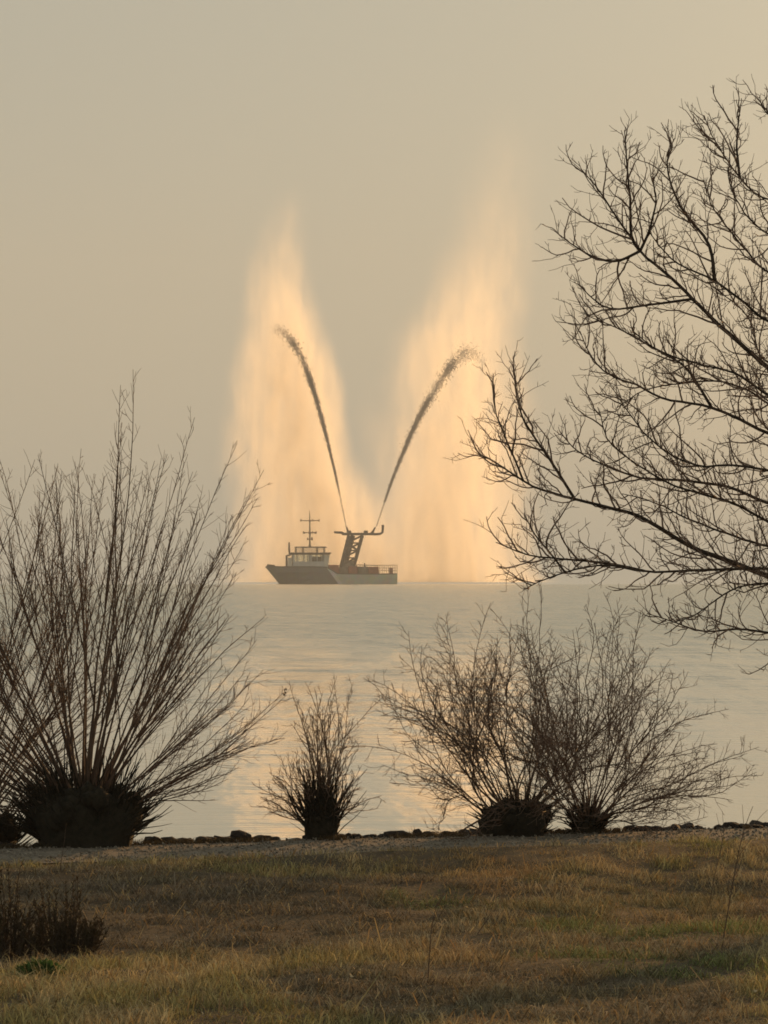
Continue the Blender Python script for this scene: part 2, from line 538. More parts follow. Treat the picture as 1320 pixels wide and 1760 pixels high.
# leaning lattice tower
def tow(f, t):    # f 0 fore leg .. 1 after leg, t height 0..1
    return ux(678 + f * 122 + t * (742 - 678 + f * (130 - 122))), vz(532 - t * 242)
tower = empty('monitor_tower', (0, 0, 0)); tower.parent = boat
for yy in (-1.9, 1.9):
    for f in (0.08, 0.92):
        mb = MB(); a, c = tow(f, 0), tow(f, 1)
        mb.tube([(a[0], yy, a[1] - .6), (c[0], yy, c[1])], 0.42, 4); mb.build('tower_leg', M['steel'], tower)
    n = 4
    for k in range(n):
        for sgn in (0, 1):
            a = tow(0.08 if sgn else 0.92, k / n); c = tow(0.92 if sgn else 0.08, (k + 1) / n)
            if sgn or k % 2 == 0:
                mb = MB(); mb.tube([(a[0], yy, a[1]), (c[0], yy, c[1])], 0.24, 4); mb.build('brace', M['steel'], tower)
        a, c = tow(0, k / n), tow(1, k / n)
        mb = MB(); mb.tube([(a[0], yy, a[1]), (c[0], yy, c[1])], 0.2, 4); mb.build('rung', M['steel'], tower)
mb = MB(); a, c = tow(0.36, 0), tow(0.34, 1); mb.tube([(a[0], 0, a[1]), (c[0], 0, c[1])], 0.7, 8)
mb.build('riser_pipe', M['steel'], tower)
mb = MB(); a, c, d = tow(0.02, 0), tow(0.95, 0), tow(0.95, 0.16)
mb.hexa([(a[0], -2.1, a[1] - .5), (c[0], -2.1, a[1] - .5), (c[0], 2.1, a[1] - .5), (a[0], 2.1, a[1] - .5)],
        [(d[0] - 4.1, -2.0, d[1]), (d[0], -2.0, d[1]), (d[0], 2.0, d[1]), (d[0] - 4.1, 2.0, d[1])])
mb.build('tower_base', M['deckgear'], tower)
# platform with monitors
mb = MB(); mb.box(ux(700), ux(962), -2.0, 2.0, vz(288), vz(268))
plat = bpart(mb, 'monitor_platform', M['steel'])
for (u0, u1) in ((744, 770), (880, 905)):
    mb = MB(); mb.box(ux(u0) - .2, ux(u1), -1.2, 1.2, vz(268), vz(250)); mb.build('valve_box', M['steel'], plat)
mb = MB(); mb.tube([(ux(632), -.6, vz(264)), (ux(690), -.6, vz(266)), (ux(705), -.6, vz(274))], [0.34, 0.38, 0.45], 8); bpart(mb, 'idle_monitor', M['steel'])
mb = MB(); mb.tube([(ux(955), -.6, vz(280)), (ux(1005), -.6, vz(277)), (ux(1024), -.6, vz(264)), (ux(1027), -.6, vz(236)), (ux(1027), -.6, vz(204))], [0.4, 0.38, 0.36, 0.38, 0.42], 8); bpart(mb, 'idle_monitor', M['steel'])
mb = MB(); mb.tube([(ux(748), -1, vz(268)), (ux(742), -1, vz(252)), (ux(731), -1, vz(218))], [0.5, 0.36, 0.2], 8); bpart(mb, 'monitor', M['steel'])
mb = MB(); mb.tube([(ux(934), -1, vz(278)), (ux(946), -1, vz(258)), (ux(966), -1, vz(222))], [0.5, 0.36, 0.2], 8); bpart(mb, 'monitor', M['steel'])
# after deck
mb = MB(); mb.hexa([(ux(588), -4.4, vz(600)), (ux(672), -4.4, vz(600)), (ux(672), 4.4, vz(600)), (ux(588), 4.4, vz(600))],
                   [(ux(580), -4.3, vz(528)), (ux(664), -4.3, vz(528)), (ux(664), 4.3, vz(528)), (ux(580), 4.3, vz(528))])
bpart(mb, 'engine_casing', M['redpaint'])
for (u0, u1, v, mm, yy) in ((676, 740, 545, 'deckgear', 3.0), (742, 820, 538, 'redpaint', 3.4), (822, 902, 540, 'deckgear', 3.1), (905, 992, 543, 'redpaint', 3.5)):
    mb = MB(); mb.hexa([(ux(u0), -yy, vz(604)), (ux(u1), -yy, vz(604)), (ux(u1), yy, vz(604)), (ux(u0), yy, vz(604))],
                       [(ux(u0 + 3), -yy + .1, vz(v)), (ux(u1 - 4), -yy + .1, vz(v)), (ux(u1 - 4), yy - .1, vz(v)), (ux(u0 + 3), yy - .1, vz(v))])
    bpart(mb, 'deck_container', M[mm])
for s_ in (-1, 1):
    mb = MB(); mb.tube([(ux(800), s_ * 4.0, vz(545)), (ux(815), s_ * 4.0, vz(528)), (ux(985), s_ * 4.0, vz(533))], 0.12, 5)
    bpart(mb, 'guard_pipe', M['steel'])
mb = MB(); mb.tube([(ux(882), 0, vz(545)), (ux(880), 0, vz(512))], [.3, .12], 6); bpart(mb, 'vent_post', M['steel'])
for s_ in (-1, 1):
    for z_ in (530, 553, 574):
        mb = MB(); mb.tube([(ux(990), s_ * 4.5, vz(z_)), (ux(1138), s_ * 4.4, vz(z_))], 0.07, 5); bpart(mb, 'rail', M['rail'])
    for u in range(996, 1142, 35):
        mb = MB(); mb.tube([(ux(u), s_ * 4.45, vz(600)), (ux(u), s_ * 4.45, vz(530))], 0.07, 4); bpart(mb, 'rail_post', M['rail'])
mb = MB(); mb.box(ux(1082), ux(1108), -1.5, 1.5, vz(600), vz(555)); bpart(mb, 'capstan', M['redpaint'])

# ------------------------------------------------------------------ water jets
PXB = 0.1762


def jet(pts, seed, label, wtop, tail):
    r = np.random.default_rng(seed)
    n = len(pts)
    P = np.array([at(px, py, DB - 1.0 + 9.0 * (k / (n - 1)) ** 2) for k, (px, py) in enumerate(pts)])
    t0 = np.linspace(0, 1, n)
    tt = np.linspace(0, 1, 90)
    C = np.stack([np.interp(tt, t0, P[:, i]) for i in range(3)], 1)
    for _ in range(6):
        C[1:-1] = 0.25 * C[:-2] + 0.5 * C[1:-1] + 0.25 * C[2:]
    o = empty('water_jet', tuple(C[0]))
    tag(o, label, 'water jet', 'water jets from the fireboat')
    # solid stream near the nozzle
    mb = MB()
    q = C[:40] + r.normal(size=(40, 3)) * np.linspace(0, 0.10, 40)[:, None]
    mb.tube(q, np.linspace(0.18, 0.6, 40) * (1 + 0.25 * r.normal(size=40) * np.linspace(0, 1, 40)), 6)
    s = mb.build('stream', M['jet'], o, True, origin=C[0]); s.location = (0, 0, 0)
    # break-up into clumps and drops
    mb = MB()
    base = np.array([(0, 0, 1), (.94, 0, -.33), (-.47, .82, -.33), (-.47, -.82, -.33)])
    tf = [(0, 1, 2), (0, 2, 3), (0, 3, 1), (1, 3, 2)]
    clump = fbm(tt * 14 + seed, tt * 0, 3)
    for _ in range(22000):
        u = 0.12 + 0.88 * r.random() ** 0.8
        i = u * 89
        k = int(min(i, 88)); f = i - k
        p = C[k] * (1 - f) + C[k + 1] * f
        w = 0.25 + wtop * u ** 1.25
        if clump[k] < 0.40 and r.random() < 0.55: continue
        if u > tail and r.random() < (u - tail) / (1.02 - tail): continue
        off = r.normal(size=3) * w * np.array([0.40, 0.5, 0.40]) * (0.5 + 0.5 * r.random())
        off[2] -= abs(r.normal()) * wtop * 0.75 * max(0, u - 0.45) * r.random() * 1.6   # drops sag below the arc
        sz = (0.06 + 0.22 * r.random() ** 3) * (0.6 + 0.6 * u)
        sz *= 1 - 0.5 * min(1, max(0, (u - 0.65) / 0.3))
        R = r.normal(size=(3, 3)); Q, _ = np.linalg.qr(R)
        mb.add(p + off + (base * sz) @ Q * np.array([1, 1, 1.5]), tf)
    s = mb.build('droplets', M['jet'], o, False, origin=C[0]); s.location = (0, 0, 0)
    s['kind'] = 'stuff'
    return o


jet([(595, 906), (585, 855), (573, 800), (561, 750), (549, 705), (536, 660), (521, 618), (505, 588), (488, 568), (468, 560)], 11,
    'dark water jet arching over the wheelhouse and mast', 2.5, 0.60)
jet([(647, 905), (658, 872), (672, 830), (690, 785), (708, 742), (728, 702), (750, 664), (772, 630), (792, 606), (812, 600), (836, 622)], 12,
    'dark water jet arching out beyond the stern', 3.9, 0.62)


# ------------------------------------------------------------------ drifting spray (real volumes behind the boat)
def spray(tbl, ztop_px, dens, depth, Yc, skew, seed, label):
    """tbl: (photo y, left x, right x, amount)"""
    tbl = sorted(tbl, key=lambda q: -q[0])
    s = np.array([(1003 - q[0]) / (1003 - ztop_px) for q in tbl])
    kx = Yc / F
    cen = np.array([(0.5 * (q[1] + q[2]) - 660) * kx for q in tbl])
    hw = np.array([0.5 * (q[2] - q[1]) * kx for q in tbl])
    amt = np.array([q[3] for q in tbl])
    ZT = at(660, ztop_px, Yc)[2]
    x0 = cen[0]
    cen = cen - x0
    cmin, cmax = cen.min() - 1, cen.max() + 1
    wmax = hw.max()
    # hull of the cloud
    mb = MB()
    lv = np.linspace(0, 1, 34)
    c_, w_ = np.interp(lv, s, cen), np.interp(lv, s, hw)
    k = 28
    a = np.arange(k) * 2 * np.pi / k
    ring = np.stack([c_[:, None] + 1.02 * w_[:, None] * np.cos(a), 1.02 * depth * np.sin(a)[None, :] * (0.55 + 0.45 * w_[:, None] / wmax),
                     np.broadcast_to(lv[:, None] * ZT + 0.3, (34, k))], -1)
    fs = [(i * k + j, i * k + (j + 1) % k, (i + 1) * k + (j + 1) % k, (i + 1) * k + j) for i in range(33) for j in range(k)]
    fs += [tuple(range(k - 1, -1, -1)), tuple(33 * k + j for j in range(k))]
    mb.add(ring.reshape(-1, 3), fs)
    m = bpy.data.materials.new('spray_mist'); m.use_nodes = True
    N, L = m.node_tree.nodes, m.node_tree.links
    N.clear()
    out = N.new('ShaderNodeOutputMaterial'); pv = N.new('ShaderNodeVolumePrincipled')
    L.new(pv.outputs[0], out.inputs['Volume'])
    tc = N.new('ShaderNodeTexCoord'); sp = N.new('ShaderNodeSeparateXYZ')
    L.new(tc.outputs['Object'], sp.inputs[0])

    def math_(op, a, b=None, c=None):
        n = N.new('ShaderNodeMath'); n.operation = op
        for i, q in enumerate((a, b, c)):
            if q is None: continue
            if isinstance(q, (int, float)): n.inputs[i].default_value = q
            else: L.new(q, n.inputs[i])
        return n.outputs[0]

    def curve(vals):
        n = N.new('ShaderNodeFloatCurve')
        cv = n.mapping.curves[0]
        for i, (p, q) in enumerate(zip(s, vals)):
            if i == 0: cv.points[0].location = (p, q)
            elif i == len(s) - 1: cv.points[-1].location = (p, q)
            else: cv.points.new(p, q)
        for p in cv.points: p.handle_type = 'AUTO_CLAMPED'
        n.mapping.update()
        L.new(zn, n.inputs['Value'])
        return n.outputs[0]
    zn = math_('DIVIDE', sp.outputs['Z'], float(ZT))
    cx = math_('MULTIPLY_ADD', curve((cen - cmin) / (cmax - cmin)), float(cmax - cmin), float(cmin))
    wx = math_('MULTIPLY', curve(hw / wmax), float(wmax))
    am = math_('MULTIPLY', curve(amt * 0.5), 2.0)
    # wind-torn edges
    mp0 = N.new('ShaderNodeMapping'); mp0.inputs['Scale'].default_value = (0.035, 0.035, 0.022); mp0.inputs['Location'].default_value = (seed, 0, 0)
    L.new(tc.outputs['Object'], mp0.inputs[0])
    n0 = N.new('ShaderNodeTexNoise'); n0.inputs['Scale'].default_value = 1; n0.inputs['Detail'].default_value = 3
    L.new(mp0.outputs[0], n0.inputs['Vector'])
    wob = math_('MULTIPLY', math_('SUBTRACT', n0.outputs['Fac'], 0.5), 0.95)
    xn = math_('ADD', math_('DIVIDE', math_('SUBTRACT', sp.outputs['X'], cx), wx), wob)
    yd = math_('MULTIPLY_ADD', math_('DIVIDE', wx, float(wmax)), 0.45 * depth, 0.55 * depth)
    yn = math_('DIVIDE', sp.outputs['Y'], yd)
    r2 = math_('ADD', math_('MULTIPLY', xn, xn), math_('MULTIPLY', yn, yn))
    fall = math_('POWER', math_('MAXIMUM', math_('SUBTRACT', 1.0, r2), 0.0), 2.1)
    sk = math_('MAXIMUM', math_('MULTIPLY_ADD', xn, skew, 1.0), 0.1)
    mp = N.new('ShaderNodeMapping'); mp.inputs['Scale'].default_value = (0.16, 0.10, 0.016); mp.inputs['Location'].default_value = (seed * 3, 0, 0)
    mp.inputs['Rotation'].default_value = (0, math.radians(4), 0)
    L.new(tc.outputs['Object'], mp.inputs[0])
    n1 = N.new('ShaderNodeTexNoise'); n1.inputs['Scale'].default_value = 1; n1.inputs['Detail'].default_value = 4
    L.new(mp.outputs[0], n1.inputs['Vector'])
    st_ = math_('MAXIMUM', math_('MULTIPLY_ADD', n1.outputs['Fac'], 1.6, 0.2), 0.08)
    mp2 = N.new('ShaderNodeMapping'); mp2.inputs['Scale'].default_value = (0.34, 0.22, 0.085); mp2.inputs['Location'].default_value = (seed * 7, 2, 1)
    mp2.inputs['Rotation'].default_value = (0, math.radians(-9), 0)
    L.new(tc.outputs['Object'], mp2.inputs[0])
    n2 = N.new('ShaderNodeTexNoise'); n2.inputs['Scale'].default_value = 1; n2.inputs['Detail'].default_value = 5; n2.inputs['Roughness'].default_value = 0.62
    L.new(mp2.outputs[0], n2.inputs['Vector'])
    torn = math_('MAXIMUM', math_('MULTIPLY_ADD', n2.outputs['Fac'], 4.4, -1.2), 0.05)      # torn clumps of droplets
    st_ = math_('MULTIPLY', st_, torn)
    d = math_('MULTIPLY', math_('MULTIPLY', math_('MULTIPLY', fall, am), math_('MULTIPLY', sk, st_)), dens)
    L.new(d, pv.inputs['Density'])
    pv.inputs['Color'].default_value = (1, 0.985, 0.96, 1)
    pv.inputs['Anisotropy'].default_value = 0.68
    o = mb.build('spray_cloud', m, None, True)
    o.location = (x0, Yc, 0.05)
    tag(o, label, 'spray', 'spray drifting off the water jets')
    m.cycles.volume_step_rate = 0.4
    return o


spray([(1003, 345, 715, 1.8), (985, 348, 710, 1.35), (920, 355, 695, 1.2), (860, 360, 672, 1.1), (800, 366, 645, 1.1), (700, 376, 612, 1.15), (620, 388, 594, 1.15), (560, 398, 578, 0.90),
       (500, 404, 556, .46), (450, 412, 544, .22), (405, 424, 540, .10), (360, 440, 538, .04), (320, 460, 536, 0)], 320, 0.125, 16, DB + 27, 0.1, 5.7,
      'tall sunlit orange spray cloud hanging behind the wheelhouse')
spray([(1003, 530, 975, 2.0), (985, 532, 970, 1.35), (920, 546, 958, 1.2), (860, 562, 952, 1.08), (800, 580, 946, .95), (700, 612, 936, .82), (600, 646, 930, .66), (540, 676, 930, .42),
       (460, 708, 936, .19), (390, 732, 942, .10), (310, 758, 944, .05), (240, 778, 944, .02), (180, 795, 942, 0)], 180, 0.100, 18, DB + 32, 0.5, 8.0,
      'wide sunlit orange spray cloud falling astern of the boat')

# ------------------------------------------------------------------ woody plants


def grow(p, d, L_, n, up=0.0, jit=0.05, r=None):
    r = r or random
    P = np.empty((n + 1, 3)); P[0] = p
    d = np.array(d, float); d /= np.linalg.norm(d)
    s = L_ / n
    for i in range(n):
        d = d + np.array([r.gauss(0, jit), r.gauss(0, jit), r.gauss(0, jit) + up / n])
        d /= np.linalg.norm(d)
        P[i + 1] = P[i] + d * s
    return P


def perp_dir(t, ang, az):
    t = t / np.linalg.norm(t)
    ref = np.array([0, 0, 1.0]) if abs(t[2]) < 0.9 else np.array([1.0, 0, 0])
    a = np.cross(t, ref); a /= np.linalg.norm(a)
    b_ = np.cross(a, t)
    return t * math.cos(ang) + (a * math.cos(az) + b_ * math.sin(az)) * math.sin(ang)


def along(P, u):
    i = u * (len(P) - 1)
    k = int(min(i, len(P) - 2)); f = i - k
    return P[k] * (1 - f) + P[k + 1] * f, P[k + 1] - P[k]


def spline(pts, n):
    pts = np.array(pts, float)
    d = np.concatenate([[0], np.cumsum(np.linalg.norm(np.diff(pts, axis=0), axis=1))])
    t = np.linspace(0, d[-1], n)
    C = np.stack([np.interp(t, d, pts[:, i]) for i in range(3)], 1)
    for _ in range(2):
        C[1:-1] = 0.25 * C[:-2] + 0.5 * C[1:-1] + 0.25 * C[2:]
    return C, d[-1]


# ---- the big bare tree, trunk outside the frame on the right
TY = 27.0
troot = np.array([4.9, TY + 0.3, float(ground(4.9, TY + 0.3))])
tree = empty('bare_tree', troot)
tag(tree, 'large bare broadleaf tree reaching its dark limbs over the shore', 'tree')


def z6(u, v): return (800 + u / 1.852, 150 + v / 1.852)


trunk_pts = [troot + np.array(q) for q in ((0, 0, -0.2), (0.05, 0, 0.6), (0.0, 0.02, 1.3), (-0.1, 0, 2.0), (0.0, 0, 3.0), (0.15, 0.05, 4.2), (0.1, 0, 5.6), (0.25, 0, 7.4))]
TC, _ = spline(trunk_pts, 24)
mb = MB()
mb.tube(TC, np.linspace(0.24, 0.05, 24) + 0.10 * np.exp(-np.linspace(0, 9, 24)), 12)
mb.build('trunk', M['bark'], tree, True, origin=troot).location = (0, 0, 0)
# limbs traced from the photograph: list of (u, v) in the enlarged detail, half width in mm at the frame edge, start height on the trunk, depth drift
G = [
    ([(963, 905), (870, 820), (780, 750), (700, 670), (630, 600), (550, 545), (525, 505), (455, 405), (395, 320), (345, 265)], 22, 0, 0.5),
    ([(550, 545), (525, 500), (527, 350), (512, 200), (508, 130)], 9, 1, 0.0),
    ([(550, 545), (480, 558), (400, 535), (335, 492), (298, 465)], 8, 1, 0.3),
    ([(548, 543), (588, 455), (612, 360), (600, 300)], 8, 1, -0.3),
    ([(963, 745), (900, 680), (800, 605), (700, 560), (640, 500), (600, 440)], 15, 0, -0.6),
    ([(800, 605), (785, 495), (690, 400), (655, 300), (640, 240), (665, 175)], 10, 1, 0.2),
    ([(963, 1100), (880, 1050), (780, 1000), (620, 975), (550, 930), (470, 905), (405, 850), (362, 750)], 15, 0, 0.7),
    ([(780, 1000), (700, 880), (600, 830), (530, 765)], 8, 1, 0.3),
    ([(963, 1212), (880, 1190), (760, 1195), (650, 1160), (560, 1080), (470, 960)], 11, 0, -0.9),
    ([(963, 1330), (850, 1275), (700, 1255), (560, 1250), (470, 1220), (390, 1190), (330, 1150), (300, 1105)], 14, 0, 1.1),
    ([(963, 1385), (860, 1320), (760, 1290), (640, 1260), (540, 1200), (430, 1130), (400, 1010)], 12, 0, -0.4),
    ([(963, 1550), (850, 1500), (740, 1465), (640, 1400), (560, 1350), (470, 1325), (350, 1295), (250, 1270), (150, 1215), (70, 1150), (18, 1150)], 24, 0, 0.2),
    ([(350, 1295), (270, 1185), (175, 1040), (160, 880)], 8, 1, 0.2),
    ([(200, 1245), (130, 1120), (95, 1050), (92, 990)], 5, 1, -0.2),
    ([(963, 1525), (850, 1530), (700, 1535), (580, 1540), (450, 1515), (330, 1535), (230, 1562), (190, 1590)], 13, 0, -0.8),
    ([(580, 1535), (450, 1512), (300, 1500), (180, 1490), (90, 1448)], 7, 1, 0.1),
    ([(300, 1500), (225, 1430), (195, 1375)], 5, 1, -0.1),
    ([(963, 1450), (870, 1420), (780, 1385), (690, 1350), (600, 1300), (500, 1280)], 12, 0, 0.9),
    ([(963, 1735), (850, 1722), (740, 1738), (640, 1700), (560, 1672)], 13, 0, 0.3),
    ([(963, 1575), (870, 1580), (790, 1622), (720, 1680), (660, 1690)], 10, 0, -0.6),
    ([(963, 355), (870, 270), (800, 160), (770, 80)], 10, 0, 0.2),
    ([(870, 270), (862, 180), (880, 60)], 7, 1, 0.1),
    ([(963, 600), (900, 540), (840, 460), (770, 380), (745, 290)], 11, 0, 0.6),
    ([(963, 470), (910, 420), (850, 330), (835, 250)], 9, 0, -0.4),
    ([(963, 880), (930, 850), (918, 760), (880, 700), (800, 640)], 9, 0, 0.9),
    ([(963, 985), (860, 900), (760, 880), (660, 855), (560, 800), (440, 740), (380, 720)], 11, 0, -0.2),
    ([(963, 1010), (900, 960), (800, 930), (690, 940), (560, 960), (480, 1020)], 9, 0, 1.0),
    ([(700, 672), (600, 690), (460, 708), (400, 660), (360, 615)], 7, 1, 0.5),
    ([(963, 90), (946, 60), (940, 20)], 8, 0, 0.0),
]
lim_curves = []
for gi, (uv, wmm, sub, drift) in enumerate(G):
    npt = len(uv)
    rl = random.Random(100 + gi)
    d0 = drift * (0.4 if not sub else 1.0)
    if sub:      # springs from a traced point of the previous main limb at the same depth
        q0 = z6(*uv[0])
        AC = np.concatenate(lim_curves)
        sx, sy = 660 + F * AC[:, 0] / AC[:, 1], 989 - F * (AC[:, 2] - H) / AC[:, 1]
        joint = AC[int(np.argmin((sx - q0[0]) ** 2 + (sy - q0[1]) ** 2))]
        Yb = joint[1]
    else:
        Yb = TY + drift * 0.4
    pts = [at(*z6(u, v), Yb + drift * 0.9 * (k / (npt - 1))) for k, (u, v) in enumerate(uv)]
    if sub:
        pts[0] = joint
    if not sub:
        a0 = pts[0]; dirn = pts[0] - pts[1]; dirn /= np.linalg.norm(dirn)
        # follow the limb back to the trunk
        zt = np.clip(a0[2] - 0.55 - 0.1 * rl.random(), troot[2] + 1.0, troot[2] + 7.0)
        i = int(np.argmin(np.abs(TC[:, 2] - zt)))
        tp = TC[i]
        mid = 0.5 * (a0 + tp) + np.array([0, 0, 0.10])
        pts = [tp, mid] + pts
    n = max(14, int(sum(np.linalg.norm(np.diff(np.array(pts), axis=0), axis=1)) / 0.07))
    C, Ln = spline(pts, n)
    C += np.cumsum(rng.normal(size=C.shape) * 0.0035, axis=0) * np.linspace(0, 1, n)[:, None]
    if not sub: lim_curves.append(C[n // 5:])
    r0 = wmm * (0.00125 if not sub else 0.0010)
    tt = np.linspace(0, 1, n)
    rad = r0 * (1 - tt) ** 0.85 + 0.0028
    if not sub: rad = rad * (1 + 0.5 * np.exp(-tt * 9))
    mb = MB(); mb.tube(C, rad, 7)
    lo = mb.build('limb', M['bark'], tree, True, origin=troot); lo.location = (0, 0, 0)
    tw = MB()
    u = (0.34 if not sub else 0.12)
    side = 1
    while u < 0.995:
        p, t = along(C, u)
        side = -side
        az = math.pi / 2 * side + rl.gauss(0, 1.0)
        ang = math.radians(rl.uniform(28, 58))
        d = perp_dir(t, ang, az)
        Lc = (0.16 + 0.72 * rl.random() ** 1.7) * (1.10 - 0.75 * u) * (0.75 if sub else 1)
        c1 = grow(p, d, Lc, 7, up=0.45 + 0.6 * rl.random(), jit=0.19, r=rl)
        tw.tube(c1, np.linspace(0.0034 + 0.0052 * Lc, 0.0022, 8) * (0.85 + 0.4 * rl.random()), 4, False)
        v = 0.18
        while v < 1.0:
            p2, t2 = along(c1, v)
            d2 = perp_dir(t2, math.radians(rl.uniform(30, 60)), rl.uniform(0, 6.28))
            L2 = (0.04 + 0.24 * rl.random() ** 1.4) * (1.1 - 0.5 * v)
            c2 = grow(p2, d2, L2, 4, up=0.5, jit=0.20, r=rl)
            tw.tube(c2, np.linspace(0.0028, 0.0016, 5), 3, False)
            for _ in range(rl.randint(1, 3)):
                p3, t3 = along(c2, rl.uniform(0.25, 1))
                d3 = perp_dir(t3, math.radians(rl.uniform(35, 70)), rl.uniform(0, 6.28))
                c3 = grow(p3, d3, rl.uniform(0.02, 0.075), 2, up=0.4, jit=0.1, r=rl)
                tw.tube(c3, np.linspace(0.0022, 0.0014, 3), 3, False)
            v += (0.055 + 0.05 * rl.random()) / max(Lc, 0.1)
        u += (0.027 + 0.038 * rl.random()) / Ln
    o = tw.build('twigs', M['twig'], lo, False, origin=troot); o.location = (0, 0, 0); o['kind'] = 'stuff'


# ---- willows and shrubs
def stump_mesh(c, w, h, seed, parent, lean=0.0):
    mb = MB()
    r = random.Random(seed)
    n = 26
    lev = np.linspace(0, 1, 9)
    V = []
    prof = np.array([1.05, 0.97, 0.93, 0.95, 1.0, 1.05, 1.0, 0.78, 0.35])
    for k, t in enumerate(lev):
        for j in range(n):
            a = j * 2 * math.pi / n
            q = prof[k] * (1 + 0.10 * math.sin(3 * a + seed) + 0.07 * math.sin(7 * a + 2 * seed + 3 * t) + 0.05 * r.gauss(0, 1))
            V.append((c[0] + lean * t * h + w * q * math.cos(a), c[1] + 0.8 * w * q * math.sin(a), c[2] - 0.15 + t * (h + 0.15) * (1 + 0.05 * r.gauss(0, 1) * (k > 5))))
    fs = [(i * n + j, i * n + (j + 1) % n, (i + 1) * n + (j + 1) % n, (i + 1) * n + j) for i in range(8) for j in range(n)]
    fs += [tuple(8 * n + j for j in range(n))]
    mb.add(V, fs)
    # knobs of earlier cuts
    for _ in range(26):
        a = r.uniform(0, 6.28); t = r.uniform(0.45, 1.0)
        rr = w * (1.0 if t < 0.85 else 0.7)
        blob(mb, (c[0] + lean * t * h + rr * math.cos(a), c[1] + 0.8 * rr * math.sin(a), c[2] + t * h),
             [w * r.uniform(0.12, 0.26)] * 3, r.randint(0, 9999), 0.3, 1)
    o = mb.build('stump', M['stump'], parent, True, origin=c)
    o.location = (0, 0, 0)
    return o


WOOD = {}


def shooty(name, label, group, base_px, Y, stump_w, stump_h, specs, seed, twig_len, twig_gap, twig_ang, lean=0.0,
           forks=1, jit=0.02, r0=0.010, cat='shrub', upc=0.35, sub2=0.5, stubs=150, stub_len=0.22, stub_spread=0.8):
    """specs: list of (angle from vertical in degrees, length m, depth tilt) for each shoot"""
    b = at(base_px[0], base_px[1], Y)
    zg = float(ground(b[0], b[1]))
    c = np.array([b[0], b[1], zg])
    root = empty(name, c)
    tag(root, label, cat, group)
    stump_mesh(c, stump_w, stump_h, seed, root, lean)
    rl = random.Random(seed)
    mb = MB()                  # short dead stubs bristling from the stump
    for _ in range(stubs):
        a = rl.uniform(-1.5, 1.5); dp = rl.gauss(0, 0.6)
        st = c + np.array([lean * stump_h + stump_w * 0.9 * math.sin(a), dp * 0.5 * stump_w, stump_h * rl.uniform(0.15, 0.95) * (0.5 + 0.5 * math.cos(a))])
        mb.tube(grow(st, (math.sin(a) * stub_spread + rl.gauss(0, .25), dp * stub_spread, math.cos(a) + 0.2), rl.uniform(0.3, 1.0) * stub_len, 4, up=0.3, jit=0.10, r=rl), np.linspace(0.0075, 0.002, 5) * rl.uniform(0.5, 1.2), 4, False)
    if mb.n:
        o = mb.build('stubs', M['stump'], root, False, origin=c); o.location = (0, 0, 0); o['kind'] = 'stuff'
    for (ang, Ls, dep) in specs:
        a = math.radians(ang)
        d = np.array([math.sin(a), dep, math.cos(a)])
        st = c + np.array([lean * stump_h + stump_w * 0.92 * math.sin(a) * rl.uniform(0.35, 1.0), dep * 0.7 * stump_w,
                           stump_h * (0.55 + 0.42 * math.cos(a)) * rl.uniform(0.8, 1.02)])
        n = 14
        P = grow(st, d, Ls, n, up=upc * abs(math.sin(a)), jit=jit, r=rl)
        mb = MB()
        rr = r0 * rl.uniform(0.6, 1.25) * (0.55 + 0.45 * Ls / 2.5)
        tq = np.linspace(0, 1, n + 1)
        mb.tube(P, rr * (0.62 * (1 - tq) ** 0.8 + 0.95 * np.exp(-tq * 9)) + 0.0017, 5, False)
        subs = []
        for _ in range(forks):
            u = rl.uniform(0.15, 0.55)
            p, t = along(P, u)
            d2 = perp_dir(t, math.radians(rl.uniform(9, 22)), rl.uniform(0, 6.28))
            q = grow(p, d2, Ls * (1 - u) * rl.uniform(0.6, 0.95), 10, up=0.15, jit=jit, r=rl)
            mb.tube(q, rr * 0.40 * (1 - np.linspace(0, 1, 11)) ** 0.7 + 0.0015, 4, False)
            subs.append(q)
        WOOD.setdefault(seed, []).extend([P] + subs)
        so = mb.build('shoot', M['shoot'], root, False, origin=c); so.location = (0, 0, 0)
        tw = MB()
        for q in [P] + subs:
            Lq = np.linalg.norm(np.diff(q, axis=0), axis=1).sum()
            u = 0.22
            while u < 0.98:
                p, t = along(q, u)
                d2 = perp_dir(t, math.radians(rl.uniform(*twig_ang)), rl.uniform(0, 6.28))
                L2 = twig_len * rl.uniform(0.35, 1.2) * (1.15 - 0.6 * u)
                c2 = grow(p, d2, L2, 5, up=0.35, jit=0.09, r=rl)
                tw.tube(c2, np.linspace(0.0022, 0.0013, 6), 3, False)
                if rl.random() < sub2:
                    for _ in range(2):
                        p3, t3 = along(c2, rl.uniform(0.2, 0.9))
                        d3 = perp_dir(t3, math.radians(rl.uniform(25, 55)), rl.uniform(0, 6.28))
                        tw.tube(grow(p3, d3, L2 * rl.uniform(0.25, 0.6), 3, up=0.3, jit=0.12, r=rl), np.linspace(0.0019, 0.0012, 4), 3, False)
                u += twig_gap * rl.uniform(0.6, 1.4) / Lq
        if tw.n:
            o = tw.build('twigs', M['twig'], so, False, origin=c); o.location = (0, 0, 0); o['kind'] = 'stuff'
    return root, c


def fan(n, lo, hi, Lf, seed, depth=0.35):
    r = random.Random(seed)
    out = []
    for k in range(n):
        a = lo + (hi - lo) * (k + r.uniform(-0.6, 0.6)) / (n - 1)
        out.append((a, Lf(a) * r.uniform(0.72, 1.04), r.gauss(0, depth)))
    return out


PXW = 30.3 / F      # metres per photo pixel on the bank


def L_will(a):
    return PXW * np.interp(a, [-90, -70, -45, -20, -5, 8, 18, 28, 40, 55, 70, 85], [330, 420, 500, 590, 670, 740, 710, 560, 450, 400, 340, 260])


